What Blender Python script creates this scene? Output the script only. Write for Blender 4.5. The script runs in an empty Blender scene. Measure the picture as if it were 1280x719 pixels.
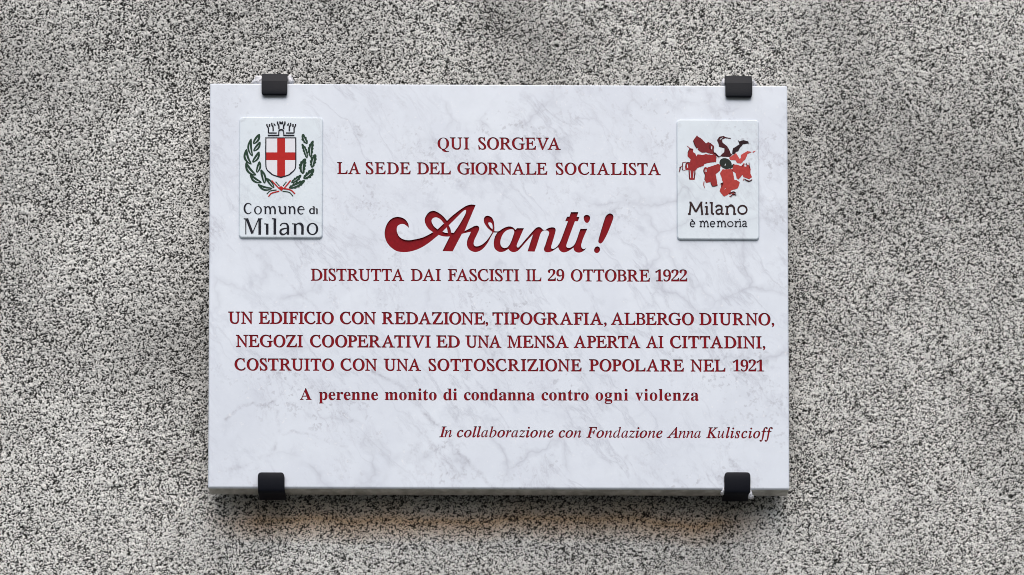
import bpy, bmesh, math, random
import numpy as np
from mathutils import Vector, noise
rad = math.radians
C = bpy.context.scene.collection
SC = bpy.context.scene

# ------------------------------------------------------------------ camera, light, exposure
Z0 = 2.70                      # height of the plaque's centre above the street
T = 0.036                      # front of the slab to the wall
GAP = 0.016                    # air between slab and wall
W, H = 0.7369, 0.5227          # slab size
CAM = (-0.02, -T - 2.3, -1.25)           # relative to the plaque's centre on the wall
PITCH, YAW, ROLL = 3.21186149e-02, -6.93536241e-03, -1.25970252e-04
SHX, SHY, LENS = 1.56565639e-02, 9.01399988e-01, 64.7
cam = bpy.data.cameras.new('camera'); cam_o = bpy.data.objects.new('camera', cam); C.objects.link(cam_o)
cam_o.location = (CAM[0], CAM[1], CAM[2] + Z0)
cam.lens = LENS; cam.sensor_width = 36; cam.shift_x = SHX; cam.shift_y = SHY; cam.clip_end = 200; cam.clip_start = 0.05
def rz(t): return np.array([[math.cos(t), -math.sin(t), 0], [math.sin(t), math.cos(t), 0], [0, 0, 1]])
def rx(t): return np.array([[1, 0, 0], [0, math.cos(t), -math.sin(t)], [0, math.sin(t), math.cos(t)]])
ROT = rz(YAW) @ rx(math.pi / 2 + PITCH) @ rz(ROLL)
from mathutils import Matrix
cam_o.rotation_euler = Matrix(ROT.tolist()).to_euler()
SC.camera = cam_o

SUN_EL, SUN_AZ = 59.0, -6.0        # elevation; degrees left of straight out from the wall
world = bpy.data.worlds.new('World'); SC.world = world; world.use_nodes = True
wn = world.node_tree
sky = wn.nodes.new('ShaderNodeTexSky'); sky.sky_type = 'NISHITA'; sky.sun_disc = False
sky.sun_elevation = rad(SUN_EL); sky.sun_rotation = rad(180 + SUN_AZ)
sky.air_density = 1.0; sky.dust_density = 4.0; sky.ozone_density = 1.0
# below the horizon the surroundings are dull grey street, not sky
wg = wn.nodes.new('ShaderNodeTexCoord'); wx = wn.nodes.new('ShaderNodeSeparateXYZ'); wn.links.new(wg.outputs['Generated'], wx.inputs[0])
wr = wn.nodes.new('ShaderNodeMapRange'); wr.inputs[1].default_value = -0.03; wr.inputs[2].default_value = 0.01; wn.links.new(wx.outputs['Z'], wr.inputs[0])
wm = wn.nodes.new('ShaderNodeMix'); wm.data_type = 'RGBA'; wn.links.new(wr.outputs[0], wm.inputs[0])
wm.inputs[6].default_value = (1.1, 1.1, 1.05, 1); wn.links.new(sky.outputs[0], wm.inputs[7])
wn.links.new(wm.outputs[2], wn.nodes['Background'].inputs[0])
wn.nodes['Background'].inputs[1].default_value = 0.11
sun = bpy.data.lights.new('sun', 'SUN'); sun.energy = 2.45; sun.angle = rad(75); sun.color = (1.0, 0.97, 0.93)
sun_o = bpy.data.objects.new('sun', sun); C.objects.link(sun_o)
sd = Vector((math.sin(rad(SUN_AZ)) * math.cos(rad(SUN_EL)), -math.cos(rad(SUN_AZ)) * math.cos(rad(SUN_EL)), math.sin(rad(SUN_EL))))
sun_o.rotation_euler = sd.to_track_quat('Z', 'Y').to_euler(); sun_o.location = (0, -3, 6)
SC.view_settings.view_transform = 'Standard'; SC.view_settings.look = 'None'
SC.view_settings.exposure = 0.13; SC.view_settings.gamma = 1.0
SC.render.engine = 'CYCLES'; SC.cycles.filter_width = 1.0

# ------------------------------------------------------------------ helpers
FPX = LENS / 36 * 1280
def at(px, py, y=-T):
    """the point of the plane at depth y that the photograph shows at pixel (px, py)"""
    d = ROT @ np.array([(px - 640 + SHX * 1280) / FPX, (359.5 + SHY * 1280 - py) / FPX, -1.0])
    t = (y - CAM[1]) / d[1]
    return (CAM[0] + d[0] * t, CAM[2] + d[2] * t)

def new_mat(name, col, rough=0.5, spec=0.5):
    m = bpy.data.materials.new(name); m.use_nodes = True
    b = m.node_tree.nodes['Principled BSDF']
    b.inputs['Base Color'].default_value = (*col, 1); b.inputs['Roughness'].default_value = rough
    b.inputs['Specular IOR Level'].default_value = spec
    return m
def srgb(r, g, b, k=1.0):
    f = lambda c: ((c / 255 + 0.055) / 1.055) ** 2.4 if c > 10 else c / 255 / 12.92
    return (f(r) * k, f(g) * k, f(b) * k)
def N(m, t, **kw):
    n = m.node_tree.nodes.new(t)
    for k, v in kw.items():
        if k.startswith('i_'): n.inputs[k[2:].replace('_', ' ')].default_value = v
        else: setattr(n, k, v)
    return n
def L(m, a, b): m.node_tree.links.new(a, b)
def ramp(m, src, stops, interp='LINEAR'):
    n = N(m, 'ShaderNodeValToRGB'); n.color_ramp.interpolation = interp
    e = n.color_ramp.elements
    while len(e) > 1: e.remove(e[-1])
    for k, (p, c) in enumerate(stops):
        el = e[0] if k == 0 else e.new(p)
        el.position = p; el.color = (c, c, c, 1) if not hasattr(c, '__len__') else (*c, 1)
    if src is not None: L(m, src, n.inputs[0])
    return n
def mix(m, fac, a, b, mode='MIX'):
    n = N(m, 'ShaderNodeMix', data_type='RGBA', blend_type=mode)
    for s, v in ((0, fac), (6, a), (7, b)):
        if hasattr(v, 'links'): L(m, v, n.inputs[s])
        else: n.inputs[s].default_value = v if not hasattr(v, '__len__') else (*v, 1)
    return n.outputs[2]
def mth(m, op, a, b=0.0, clamp=False):
    n = N(m, 'ShaderNodeMath', operation=op, use_clamp=clamp)
    for s, v in ((0, a), (1, b)):
        if hasattr(v, 'links'): L(m, v, n.inputs[s])
        else: n.inputs[s].default_value = v
    return n.outputs[0]

def finish(o, parent=None):
    C.objects.link(o)
    if parent is None: o.location.z += Z0
    else: o.parent = parent
    return o
def empty(name, loc, label=None, cat=None, group=None, parent=None):
    """an Empty at (x, y, z) in wall coordinates; its parts are given in wall coordinates too"""
    o = bpy.data.objects.new(name, None); o.empty_display_size = 0.02
    p = Vector(parent['_at']) if parent else Vector((0, 0, 0))
    o.location = Vector(loc) - p; o['_at'] = list(loc)
    if label: o['label'] = label
    if cat: o['category'] = cat
    if group: o['group'] = group
    return finish(o, parent)
def mesh_obj(name, verts, faces, mats, parent=None, smooth=False, label=None, origin=None):
    """verts in wall coordinates"""
    base = Vector(parent['_at']) if parent else Vector((0, 0, 0))
    og = Vector(origin) if origin is not None else base
    me = bpy.data.meshes.new(name)
    me.from_pydata([tuple(Vector(v) - og) for v in verts], [], faces)
    for m in (mats if isinstance(mats, list) else [mats]): me.materials.append(m)
    if smooth: me.polygons.foreach_set('use_smooth', [True] * len(me.polygons))
    me.update()
    o = bpy.data.objects.new(name, me); o.location = og - base; o['_at'] = list(og)
    if label: o['label'] = label
    return finish(o, parent)

def loop_area(P): return 0.5 * sum(P[i - 1][0] * P[i][1] - P[i][0] * P[i - 1][1] for i in range(len(P)))
def inside(p, P):
    c = False
    for a, b_ in zip(P, P[1:] + P[:1]):
        if (a[1] > p[1]) != (b_[1] > p[1]) and p[0] < (b_[0] - a[0]) * (p[1] - a[1]) / (b_[1] - a[1]) + a[0]: c = not c
    return c
def fill(loops):
    """2-D loops (outer and holes, even-odd) -> verts, triangles; turned a little and retried until the filled area is right"""
    want = 0
    for k_, lp in enumerate(loops):
        d = sum(inside(lp[0], q) for m_, q in enumerate(loops) if m_ != k_)
        want += abs(loop_area(lp)) * (-1 if d % 2 else 1)
    best = None
    for ang in (0.37, 0.0, 0.91, 0.153, 1.31, 0.61, 1.07, 0.47, 0.77, 1.49, 0.05, 0.22, 1.19, 0.54, 0.84, 1.4, 0.29, 0.97):
        ca, sa = math.cos(ang), math.sin(ang)
        cu = bpy.data.curves.new('tmp', 'CURVE'); cu.dimensions = '2D'; cu.fill_mode = 'FRONT'
        for lp in loops:
            s = cu.splines.new('POLY'); s.points.add(len(lp) - 1); s.use_cyclic_u = True
            s.points.foreach_set('co', [c for p in lp for c in (p[0] * ca - p[1] * sa, p[0] * sa + p[1] * ca, 0, 1)])
        ob = bpy.data.objects.new('tmp', cu); C.objects.link(ob)
        me = bpy.data.meshes.new_from_object(ob)
        v = [(q.co.x * ca + q.co.y * sa, -q.co.x * sa + q.co.y * ca) for q in me.vertices]; f = [tuple(p.vertices) for p in me.polygons]
        bpy.data.objects.remove(ob); bpy.data.curves.remove(cu); bpy.data.meshes.remove(me)
        err = abs(sum(abs(loop_area([v[i] for i in q])) for q in f) - want) / max(want, 1e-9)
        if best is None or err < best[0]: best = (err, v, f)
        if err < 2e-5: break
    if best[0] > 1e-4: print('FILL error', round(best[0], 4), len(loops), loops[0][0])
    return best[1], best[2]
SCL = 1000.0       # the curve filler works best on numbers near one: loops are in millimetres

def tray(name, loops, y0, depth, mat, parent, label=None):
    """incised letter: painted floor and walls of a recess that opens at depth y0 (loops in mm, wall plane x, z)"""
    v2, f = fill(loops)
    V = [(x / SCL, y0 + depth, z / SCL) for x, z in v2]; F = [tuple(q) for q in f]
    for lp in loops:
        n = len(lp); b = len(V)
        V += [(x / SCL, y0, z / SCL) for x, z in lp] + [(x / SCL, y0 + depth, z / SCL) for x, z in lp]
        F += [(b + i, b + (i + 1) % n, b + n + (i + 1) % n, b + n + i) for i in range(n)]
    xs = [p[0] for p in V]; zs = [p[2] for p in V]
    return mesh_obj(name, V, F, mat, parent, label=label, origin=((min(xs) + max(xs)) / 2, y0 + depth, min(zs)))
def sheet(name, polys, y, mat, parent, step=0.00004, label=None, thick=0.00025):
    """flat print lying on a surface at depth y: each polygon set a thin layer, later ones a hair prouder"""
    V, F = [], []
    for k, lps in enumerate(polys):
        v2, f = fill(lps); b = len(V); yy = y - thick - k * step
        V += [(x / SCL, yy, z / SCL) for x, z in v2]; F += [tuple(i + b for i in q) for q in f]
        for lp in lps:
            n = len(lp); b = len(V)
            V += [(x / SCL, yy, z / SCL) for x, z in lp] + [(x / SCL, y + 0.0002, z / SCL) for x, z in lp]
            F += [(b + i, b + (i + 1) % n, b + n + (i + 1) % n, b + n + i) for i in range(n)]
    xs = [p[0] for p in V]; zs = [p[2] for p in V]
    return mesh_obj(name, V, F, mat, parent, label=label, origin=((min(xs) + max(xs)) / 2, y, min(zs)))
def smooth_loop(pts, n=7, closed=True):
    """Catmull-Rom through the points; a point with a third item is a corner"""
    P = [Vector(p[:2]) for p in pts]; cr = [len(p) > 2 for p in pts]; m = len(P); out = []
    for i in range(m if closed else m - 1):
        a, b = P[i], P[(i + 1) % m]
        ca, cb = cr[i], cr[(i + 1) % m]
        if not closed: ca = ca or i == 0; cb = cb or i == m - 2
        if ca and cb: out.append(tuple(a)); continue
        d = (b - a).length
        pv, nx = P[i - 1], P[(i + 2) % m]
        ta = (b - a) if ca else (b - pv) * (d / max(1e-9, (a - pv).length + d))
        tb = (b - a) if cb else (nx - a) * (d / max(1e-9, (nx - b).length + d))
        for k in range(n):
            t = k / n; t2, t3 = t * t, t * t * t
            out.append(tuple((2*t3-3*t2+1)*a + (t3-2*t2+t)*ta + (-2*t3+3*t2)*b + (t3-t2)*tb))
    if not closed: out.append(tuple(P[-1]))
    return out
def ribbon(pts, widths, n=6, sm=True):
    """centre line with changing width -> one closed polygon"""
    if not hasattr(widths, '__len__'): widths = [widths] * len(pts)
    c = smooth_loop(pts, n, False) if sm and len(pts) > 2 else [tuple(p[:2]) for p in pts]
    m = len(c); w = [np.interp(k / (m - 1) * (len(widths) - 1), range(len(widths)), widths) for k in range(m)]
    l, r = [], []
    for i in range(m):
        a = Vector(c[max(0, i - 1)]); b = Vector(c[min(m - 1, i + 1)]); t = (b - a).normalized(); nn = Vector((-t.y, t.x))
        if 0 < i < m - 1:
            t1 = (Vector(c[i]) - a).normalized(); k = 1 / max(0.5, nn.dot(Vector((-t1.y, t1.x))))
        else: k = 1
        l.append(tuple(Vector(c[i]) + nn * w[i] / 2 * k)); r.append(tuple(Vector(c[i]) - nn * w[i] / 2 * k))
    return l + r[::-1]
def ell(cx, cy, rx_, ry_, rot=0, n=36):
    o = []
    for k in range(n):
        a = 2 * math.pi * k / n; x, y = rx_ * math.cos(a), ry_ * math.sin(a)
        o.append((cx + x * math.cos(rot) - y * math.sin(rot), cy + x * math.sin(rot) + y * math.cos(rot)))
    return o

# ------------------------------------------------------------------ materials
def marble(name, tint, k_vein=1.0, rough=0.32):
    m = new_mat(name, (0.7, 0.7, 0.75), rough, 0.4); b = m.node_tree.nodes['Principled BSDF']
    geo = N(m, 'ShaderNodeNewGeometry')
    mp = N(m, 'ShaderNodeMapping'); mp.inputs['Scale'].default_value = (1, 1, 1); L(m, geo.outputs['Position'], mp.inputs[0])
    P = mp.outputs[0]
    def noise_(scale, det=4, rgh=0.55, dist=0.0, vec=P, off=None):
        n = N(m, 'ShaderNodeTexNoise'); n.inputs['Scale'].default_value = scale; n.inputs['Detail'].default_value = det
        n.inputs['Roughness'].default_value = rgh; n.inputs['Distortion'].default_value = dist; L(m, vec, n.inputs['Vector']); return n
    def warp(amount, scale, vec=P):
        n = noise_(scale, 3, 0.6, 0, vec)
        s = N(m, 'ShaderNodeVectorMath', operation='SUBTRACT'); L(m, n.outputs['Color'], s.inputs[0]); s.inputs[1].default_value = (0.5, 0.5, 0.5)
        t = N(m, 'ShaderNodeVectorMath', operation='SCALE'); L(m, s.outputs[0], t.inputs[0]); t.inputs['Scale'].default_value = amount
        a = N(m, 'ShaderNodeVectorMath', operation='ADD'); L(m, vec, a.inputs[0]); L(m, t.outputs[0], a.inputs[1]); return a.outputs[0]
    def rotated(ang, sc, vec):
        q = N(m, 'ShaderNodeMapping', vector_type='TEXTURE'); q.inputs['Rotation'].default_value = (0, rad(ang), 0); q.inputs['Scale'].default_value = tuple(1 / v for v in sc)
        L(m, vec, q.inputs[0]); return q.outputs[0]
    # cloudy grey mottling
    cl = noise_(9, 6, 0.62, 0.6)
    c1 = ramp(m, cl.outputs['Fac'], [(0.30, 0.0), (0.72, 1.0)])
    fine = noise_(60, 4, 0.6)
    # diagonal thin veins: ridges of a stretched, warped noise
    wv = warp(0.05, 8)
    r1 = noise_(6.0, 7, 0.62, 0, rotated(52, (0.8, 1, 3.2), wv))
    v1 = mth(m, 'ABSOLUTE', mth(m, 'SUBTRACT', r1.outputs['Fac'], 0.5))
    v1r = ramp(m, v1, [(0.0, 1.0), (0.007, 0.5), (0.030, 0.0)])
    msk1 = ramp(m, noise_(7, 3, 0.5, 0.3, rotated(0, (1, 1, 1), P)).outputs['Fac'], [(0.45, 0.0), (0.62, 1.0)])
    r2 = noise_(8.5, 7, 0.65, 0, rotated(66, (1.0, 1, 2.4), warp(0.035, 14)))
    v2 = mth(m, 'ABSOLUTE', mth(m, 'SUBTRACT', r2.outputs['Fac'], 0.47))
    v2r = ramp(m, v2, [(0.0, 1.0), (0.008, 0.35), (0.035, 0.0)])
    msk2 = ramp(m, noise_(11, 3, 0.5, 0.6).outputs['Fac'], [(0.46, 0.0), (0.66, 1.0)])
    # crackle network
    vo = N(m, 'ShaderNodeTexVoronoi', feature='DISTANCE_TO_EDGE'); vo.inputs['Scale'].default_value = 13
    L(m, warp(0.05, 22), vo.inputs['Vector'])
    v3 = ramp(m, vo.outputs['Distance'], [(0.0, 1.0), (0.025, 0.5), (0.09, 0.0)])
    msk3 = ramp(m, noise_(6.3, 3, 0.6, 1.0, rotated(30, (1, 1, 1.3), P)).outputs['Fac'], [(0.50, 0.0), (0.66, 1.0)])
    # the veins one can pick out in this slab, as broken lines softened by a warp
    VN = [([(283,524),(297,510),(315,502),(336,507),(352,490)], 1.0, 1.0), ([(346,516),(349,534),(343,562),(333,571),(312,580),(290,585),(289,597)], 1.2, .8),
          ([(352,505),(373,504),(388,519)], 1.0, .7), ([(352,541),(382,541),(398,547),(434,559)], .9, .8),
          ([(465,463),(486,473),(511,495),(532,516),(544,528),(572,565),(593,586),(618,608)], 1.2, 1.0), ([(508,519),(529,544),(554,571),(570,590)], 1.0, .7),
          ([(520,556),(511,571),(501,590)], 1.8, .6), ([(782,571),(776,590),(778,608)], 1.2, .6), ([(911,574),(929,596)], 1.2, .7),
          ([(486,106),(502,124),(508,146),(511,180)], 1.0, .55), ([(436,109),(444,131),(431,158)], 1.0, .5), ([(309,309),(353,350),(382,372),(403,391)], 1.0, .7)]
    wq = warp(0.016, 34, warp(0.006, 120)); acc = None
    if k_vein >= 1.0 and name.startswith('white'):
        for pts_, wd_, st_ in VN:
            pd = None
            for (ax, ay), (bx, by) in zip(pts_, pts_[1:]):
                A = at(ax, ay); B = at(bx, by); a3 = Vector((A[0], -T, A[1] + Z0)); d3 = Vector((B[0] - A[0], 0, B[1] - A[1]))
                s1 = N(m, 'ShaderNodeVectorMath', operation='SUBTRACT'); L(m, wq, s1.inputs[0]); s1.inputs[1].default_value = a3
                dt = N(m, 'ShaderNodeVectorMath', operation='DOT_PRODUCT'); L(m, s1.outputs[0], dt.inputs[0]); dt.inputs[1].default_value = d3 / d3.length_squared
                tt = mth(m, 'MAXIMUM', dt.outputs['Value'], 0.0, True)
                sc1 = N(m, 'ShaderNodeVectorMath', operation='SCALE'); sc1.inputs[0].default_value = d3; L(m, tt, sc1.inputs['Scale'])
                ds = N(m, 'ShaderNodeVectorMath', operation='DISTANCE'); L(m, s1.outputs[0], ds.inputs[0]); L(m, sc1.outputs[0], ds.inputs[1])
                pd = ds.outputs['Value'] if pd is None else mth(m, 'MINIMUM', pd, ds.outputs['Value'])
            f_ = mth(m, 'MULTIPLY', mth(m, 'SUBTRACT', 1.0, mth(m, 'DIVIDE', pd, 0.0042 * wd_), True), st_)
            acc = f_ if acc is None else mth(m, 'MAXIMUM', acc, f_)
        brk = ramp(m, noise_(70, 5, 0.7).outputs['Fac'], [(0.40, 0.10), (0.62, 1.0)])
        acc = mth(m, 'MULTIPLY', mth(m, 'MULTIPLY', mth(m, 'POWER', acc, 1.6), brk.outputs[0]), 0.85)
    sp = noise_(150, 3, 0.6); spr = ramp(m, sp.outputs['Fac'], [(0.57, 0.0), (0.66, 1.0)])
    wsp = noise_(210, 2, 0.6); wspr = ramp(m, wsp.outputs['Fac'], [(0.66, 0.0), (0.78, 1.0)])
    base = mix(m, c1.outputs[0], tuple(c * k_ for c, k_ in zip(tint, (0.89, 0.89, 0.91))), tint)
    mo = noise_(38, 5, 0.68, 0.4, rotated(50, (0.85, 1, 1.25), P)); mor = ramp(m, mo.outputs['Fac'], [(0.54, 0.0), (0.70, 1.0)])
    base = mix(m, mth(m, 'MULTIPLY', mth(m, 'MULTIPLY', mor.outputs[0], ramp(m, noise_(8, 3, 0.6, 0.5).outputs['Fac'], [(0.42, 0.08), (0.62, 1.0)]).outputs[0]), 0.42), base, (0.43, 0.46, 0.54))
    base = mix(m, mth(m, 'MULTIPLY', ramp(m, fine.outputs['Fac'], [(0.35, 1.0), (0.6, 0.0)]).outputs[0], 0.10), base, tuple(c * 0.72 for c in tint))
    vc = (0.40, 0.42, 0.49)
    base = mix(m, mth(m, 'MULTIPLY', mth(m, 'MULTIPLY', v1r.outputs[0], msk1.outputs[0]), 0.46 * k_vein), base, vc)
    base = mix(m, mth(m, 'MULTIPLY', mth(m, 'MULTIPLY', v2r.outputs[0], msk2.outputs[0]), 0.50 * k_vein), base, (0.43, 0.44, 0.51))
    base = mix(m, mth(m, 'MULTIPLY', mth(m, 'MULTIPLY', v3.outputs[0], msk3.outputs[0]), 0.5 * k_vein), base, vc)
    base = mix(m, mth(m, 'MULTIPLY', mth(m, 'MULTIPLY', spr.outputs[0], msk2.outputs[0]), 0.45 * k_vein), base, (0.32, 0.32, 0.36))
    if acc is not None: base = mix(m, acc, base, (0.36, 0.37, 0.43))
    base = mix(m, mth(m, 'MULTIPLY', wspr.outputs[0], 0.5), base, (0.86, 0.87, 0.90))
    L(m, base, b.inputs['Base Color'])
    bp = N(m, 'ShaderNodeBump'); bp.inputs['Strength'].default_value = 0.12; bp.inputs['Distance'].default_value = 0.0006
    L(m, fine.outputs['Fac'], bp.inputs['Height']); L(m, bp.outputs[0], b.inputs['Normal'])
    return m
M_MARBLE = marble('white_marble', (0.745, 0.800, 0.875))
M_EDGE = new_mat('grey_marble_edge', (0.46, 0.455, 0.42), 0.8, 0.2)  # slab sides and back: darker, warmer grey and rougher than the face
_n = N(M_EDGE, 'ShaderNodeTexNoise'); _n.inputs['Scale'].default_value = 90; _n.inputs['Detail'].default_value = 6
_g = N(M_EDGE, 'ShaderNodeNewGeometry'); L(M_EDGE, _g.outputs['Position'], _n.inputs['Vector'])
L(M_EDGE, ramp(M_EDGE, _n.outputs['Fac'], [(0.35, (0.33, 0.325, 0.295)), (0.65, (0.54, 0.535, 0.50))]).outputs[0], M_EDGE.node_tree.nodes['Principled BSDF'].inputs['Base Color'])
M_TILE = marble('polished_marble_tile', (0.715, 0.795, 0.85), 1.0, 0.18)
def painted(name, col, rough=0.45, var=0.25):
    m = new_mat(name, col, rough, 0.3); m.node_tree.nodes['Principled BSDF'].inputs['Specular IOR Level'].default_value = 0.06
    b = m.node_tree.nodes['Principled BSDF']
    geo = N(m, 'ShaderNodeNewGeometry'); n = N(m, 'ShaderNodeTexNoise'); n.inputs['Scale'].default_value = 260; n.inputs['Detail'].default_value = 6
    L(m, geo.outputs['Position'], n.inputs['Vector'])
    r = ramp(m, n.outputs['Fac'], [(0.3, 1 - var), (0.7, 1.0)])
    L(m, mix(m, 1.0, col, r.outputs[0], 'MULTIPLY'), b.inputs['Base Color'])
    return m
M_RED = painted('red_letter_paint', srgb(142, 10, 26))
M_BLACKINK = painted('black_print', (0.012, 0.013, 0.022), 0.35, 0.1)
M_BROWNINK = painted('dark_brown_print', (0.035, 0.016, 0.018), 0.35, 0.1)
M_GREEN = painted('dark_green_print', srgb(38, 66, 50), 0.35, 0.15)
M_CROSS = painted('red_print', srgb(188, 36, 34), 0.35, 0.1)
M_WHITE = painted('white_print', (0.80, 0.81, 0.86), 0.3, 0.03)
M_P = [painted('petal_print', srgb(*c, 0.8), 0.35, 0.2) for c in
       [(142, 44, 50), (176, 52, 54), (180, 58, 58), (80, 28, 36), (46, 26, 34), (226, 92, 88), (44, 54, 50), (204, 72, 68), (206, 76, 70)]]
M_CLIP = new_mat('anthracite_coated_metal', (0.0045, 0.0055, 0.0105), 0.5, 0.13)
b = M_CLIP.node_tree.nodes['Principled BSDF']
tc = N(M_CLIP, 'ShaderNodeTexCoord'); n = N(M_CLIP, 'ShaderNodeTexNoise'); n.inputs['Scale'].default_value = 900; L(M_CLIP, tc.outputs['Object'], n.inputs['Vector'])
bp = N(M_CLIP, 'ShaderNodeBump'); bp.inputs['Strength'].default_value = 0.35; bp.inputs['Distance'].default_value = 0.0004
L(M_CLIP, n.outputs['Fac'], bp.inputs['Height']); L(M_CLIP, bp.outputs[0], b.inputs['Normal'])
M_SIL = new_mat('white_silicone', (0.72, 0.73, 0.78), 0.35, 0.5)

# ------------------------------------------------------------------ the rough wall (real relief, about 1.25 mm between vertices)
def band_noise(nx, nz, dx, wl, bw, seed, ang=0.0, stretch=1.0):
    rng = np.random.default_rng(seed)
    F = np.fft.rfft2(rng.standard_normal((nz, nx)))
    kx = np.fft.rfftfreq(nx, dx)[None, :]; kz = np.fft.fftfreq(nz, dx)[:, None]
    a = rad(ang); u = kx * math.cos(a) + kz * math.sin(a); v = -kx * math.sin(a) + kz * math.cos(a)
    k = np.sqrt((u * stretch) ** 2 + (v / stretch ** 0.3) ** 2) * wl
    F *= np.exp(-((k - 1) / bw) ** 2)
    r = np.fft.irfft2(F, s=(nz, nx)); return (r / r.std()).astype(np.float32)
def low_noise(nx, nz, dx, wl, seed):
    rng = np.random.default_rng(seed)
    F = np.fft.rfft2(rng.standard_normal((nz, nx)))
    kx = np.fft.rfftfreq(nx, dx)[None, :]; kz = np.fft.fftfreq(nz, dx)[:, None]
    k = np.sqrt(kx ** 2 + kz ** 2) * wl
    F *= np.exp(-k ** 2); r = np.fft.irfft2(F, s=(nz, nx)); return (r / r.std()).astype(np.float32)

def wall_material():
    m = new_mat('rough_cast_render', (0.3, 0.3, 0.3), 0.9, 0.2); b = m.node_tree.nodes['Principled BSDF']
    geo = N(m, 'ShaderNodeNewGeometry'); P = geo.outputs['Position']
    at_ = N(m, 'ShaderNodeAttribute', attribute_name='stone')      # which bit of aggregate: 0 dark binder .. 1 pale chip
    n = N(m, 'ShaderNodeTexNoise'); n.inputs['Scale'].default_value = 560; n.inputs['Detail'].default_value = 2; L(m, P, n.inputs['Vector'])
    g = N(m, 'ShaderNodeAttribute', attribute_name='relief')
    s = mth(m, 'ADD', mth(m, 'MULTIPLY', at_.outputs['Fac'], g.outputs['Fac']), mth(m, 'MULTIPLY', n.outputs['Fac'], mth(m, 'SUBTRACT', 1.0, g.outputs['Fac'])))
    s = mth(m, 'ADD', s, mth(m, 'MULTIPLY', mth(m, 'SUBTRACT', n.outputs['Fac'], 0.5), 0.75))
    col = ramp(m, s, [(0.30, (0.020, 0.020, 0.019)), (0.44, (0.09, 0.09, 0.086)), (0.53, (0.50, 0.497, 0.48)), (0.66, (0.82, 0.813, 0.785))])
    # broad soot, and the rust-brown run under the slab
    d = N(m, 'ShaderNodeTexNoise'); d.inputs['Scale'].default_value = 2.6; d.inputs['Detail'].default_value = 7; d.inputs['Distortion'].default_value = 0.6; L(m, P, d.inputs['Vector'])
    dr = ramp(m, d.outputs['Fac'], [(0.34, 0.70), (0.56, 1.0)])
    c = mix(m, 1.0, col.outputs[0], dr.outputs[0], 'MULTIPLY')
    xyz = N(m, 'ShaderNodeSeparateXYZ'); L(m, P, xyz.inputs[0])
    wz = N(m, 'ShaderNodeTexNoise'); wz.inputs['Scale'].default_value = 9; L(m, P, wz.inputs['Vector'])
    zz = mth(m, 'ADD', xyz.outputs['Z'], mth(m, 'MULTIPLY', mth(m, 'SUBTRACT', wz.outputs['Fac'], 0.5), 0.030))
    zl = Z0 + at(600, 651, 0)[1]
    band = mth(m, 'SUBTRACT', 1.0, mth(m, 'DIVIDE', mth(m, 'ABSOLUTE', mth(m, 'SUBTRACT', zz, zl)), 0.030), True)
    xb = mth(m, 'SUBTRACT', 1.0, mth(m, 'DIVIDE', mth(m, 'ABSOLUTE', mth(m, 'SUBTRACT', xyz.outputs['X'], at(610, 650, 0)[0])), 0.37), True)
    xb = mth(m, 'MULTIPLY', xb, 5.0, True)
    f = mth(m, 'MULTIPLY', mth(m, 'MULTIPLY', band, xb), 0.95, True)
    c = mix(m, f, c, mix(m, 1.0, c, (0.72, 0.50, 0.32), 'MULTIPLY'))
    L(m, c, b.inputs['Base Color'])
    bp = N(m, 'ShaderNodeBump'); bp.inputs['Strength'].default_value = 0.6; bp.inputs['Distance'].default_value = 0.0015
    L(m, n.outputs['Fac'], bp.inputs['Height']); L(m, bp.outputs[0], b.inputs['Normal'])
    return m
M_WALL = wall_material()

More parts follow.
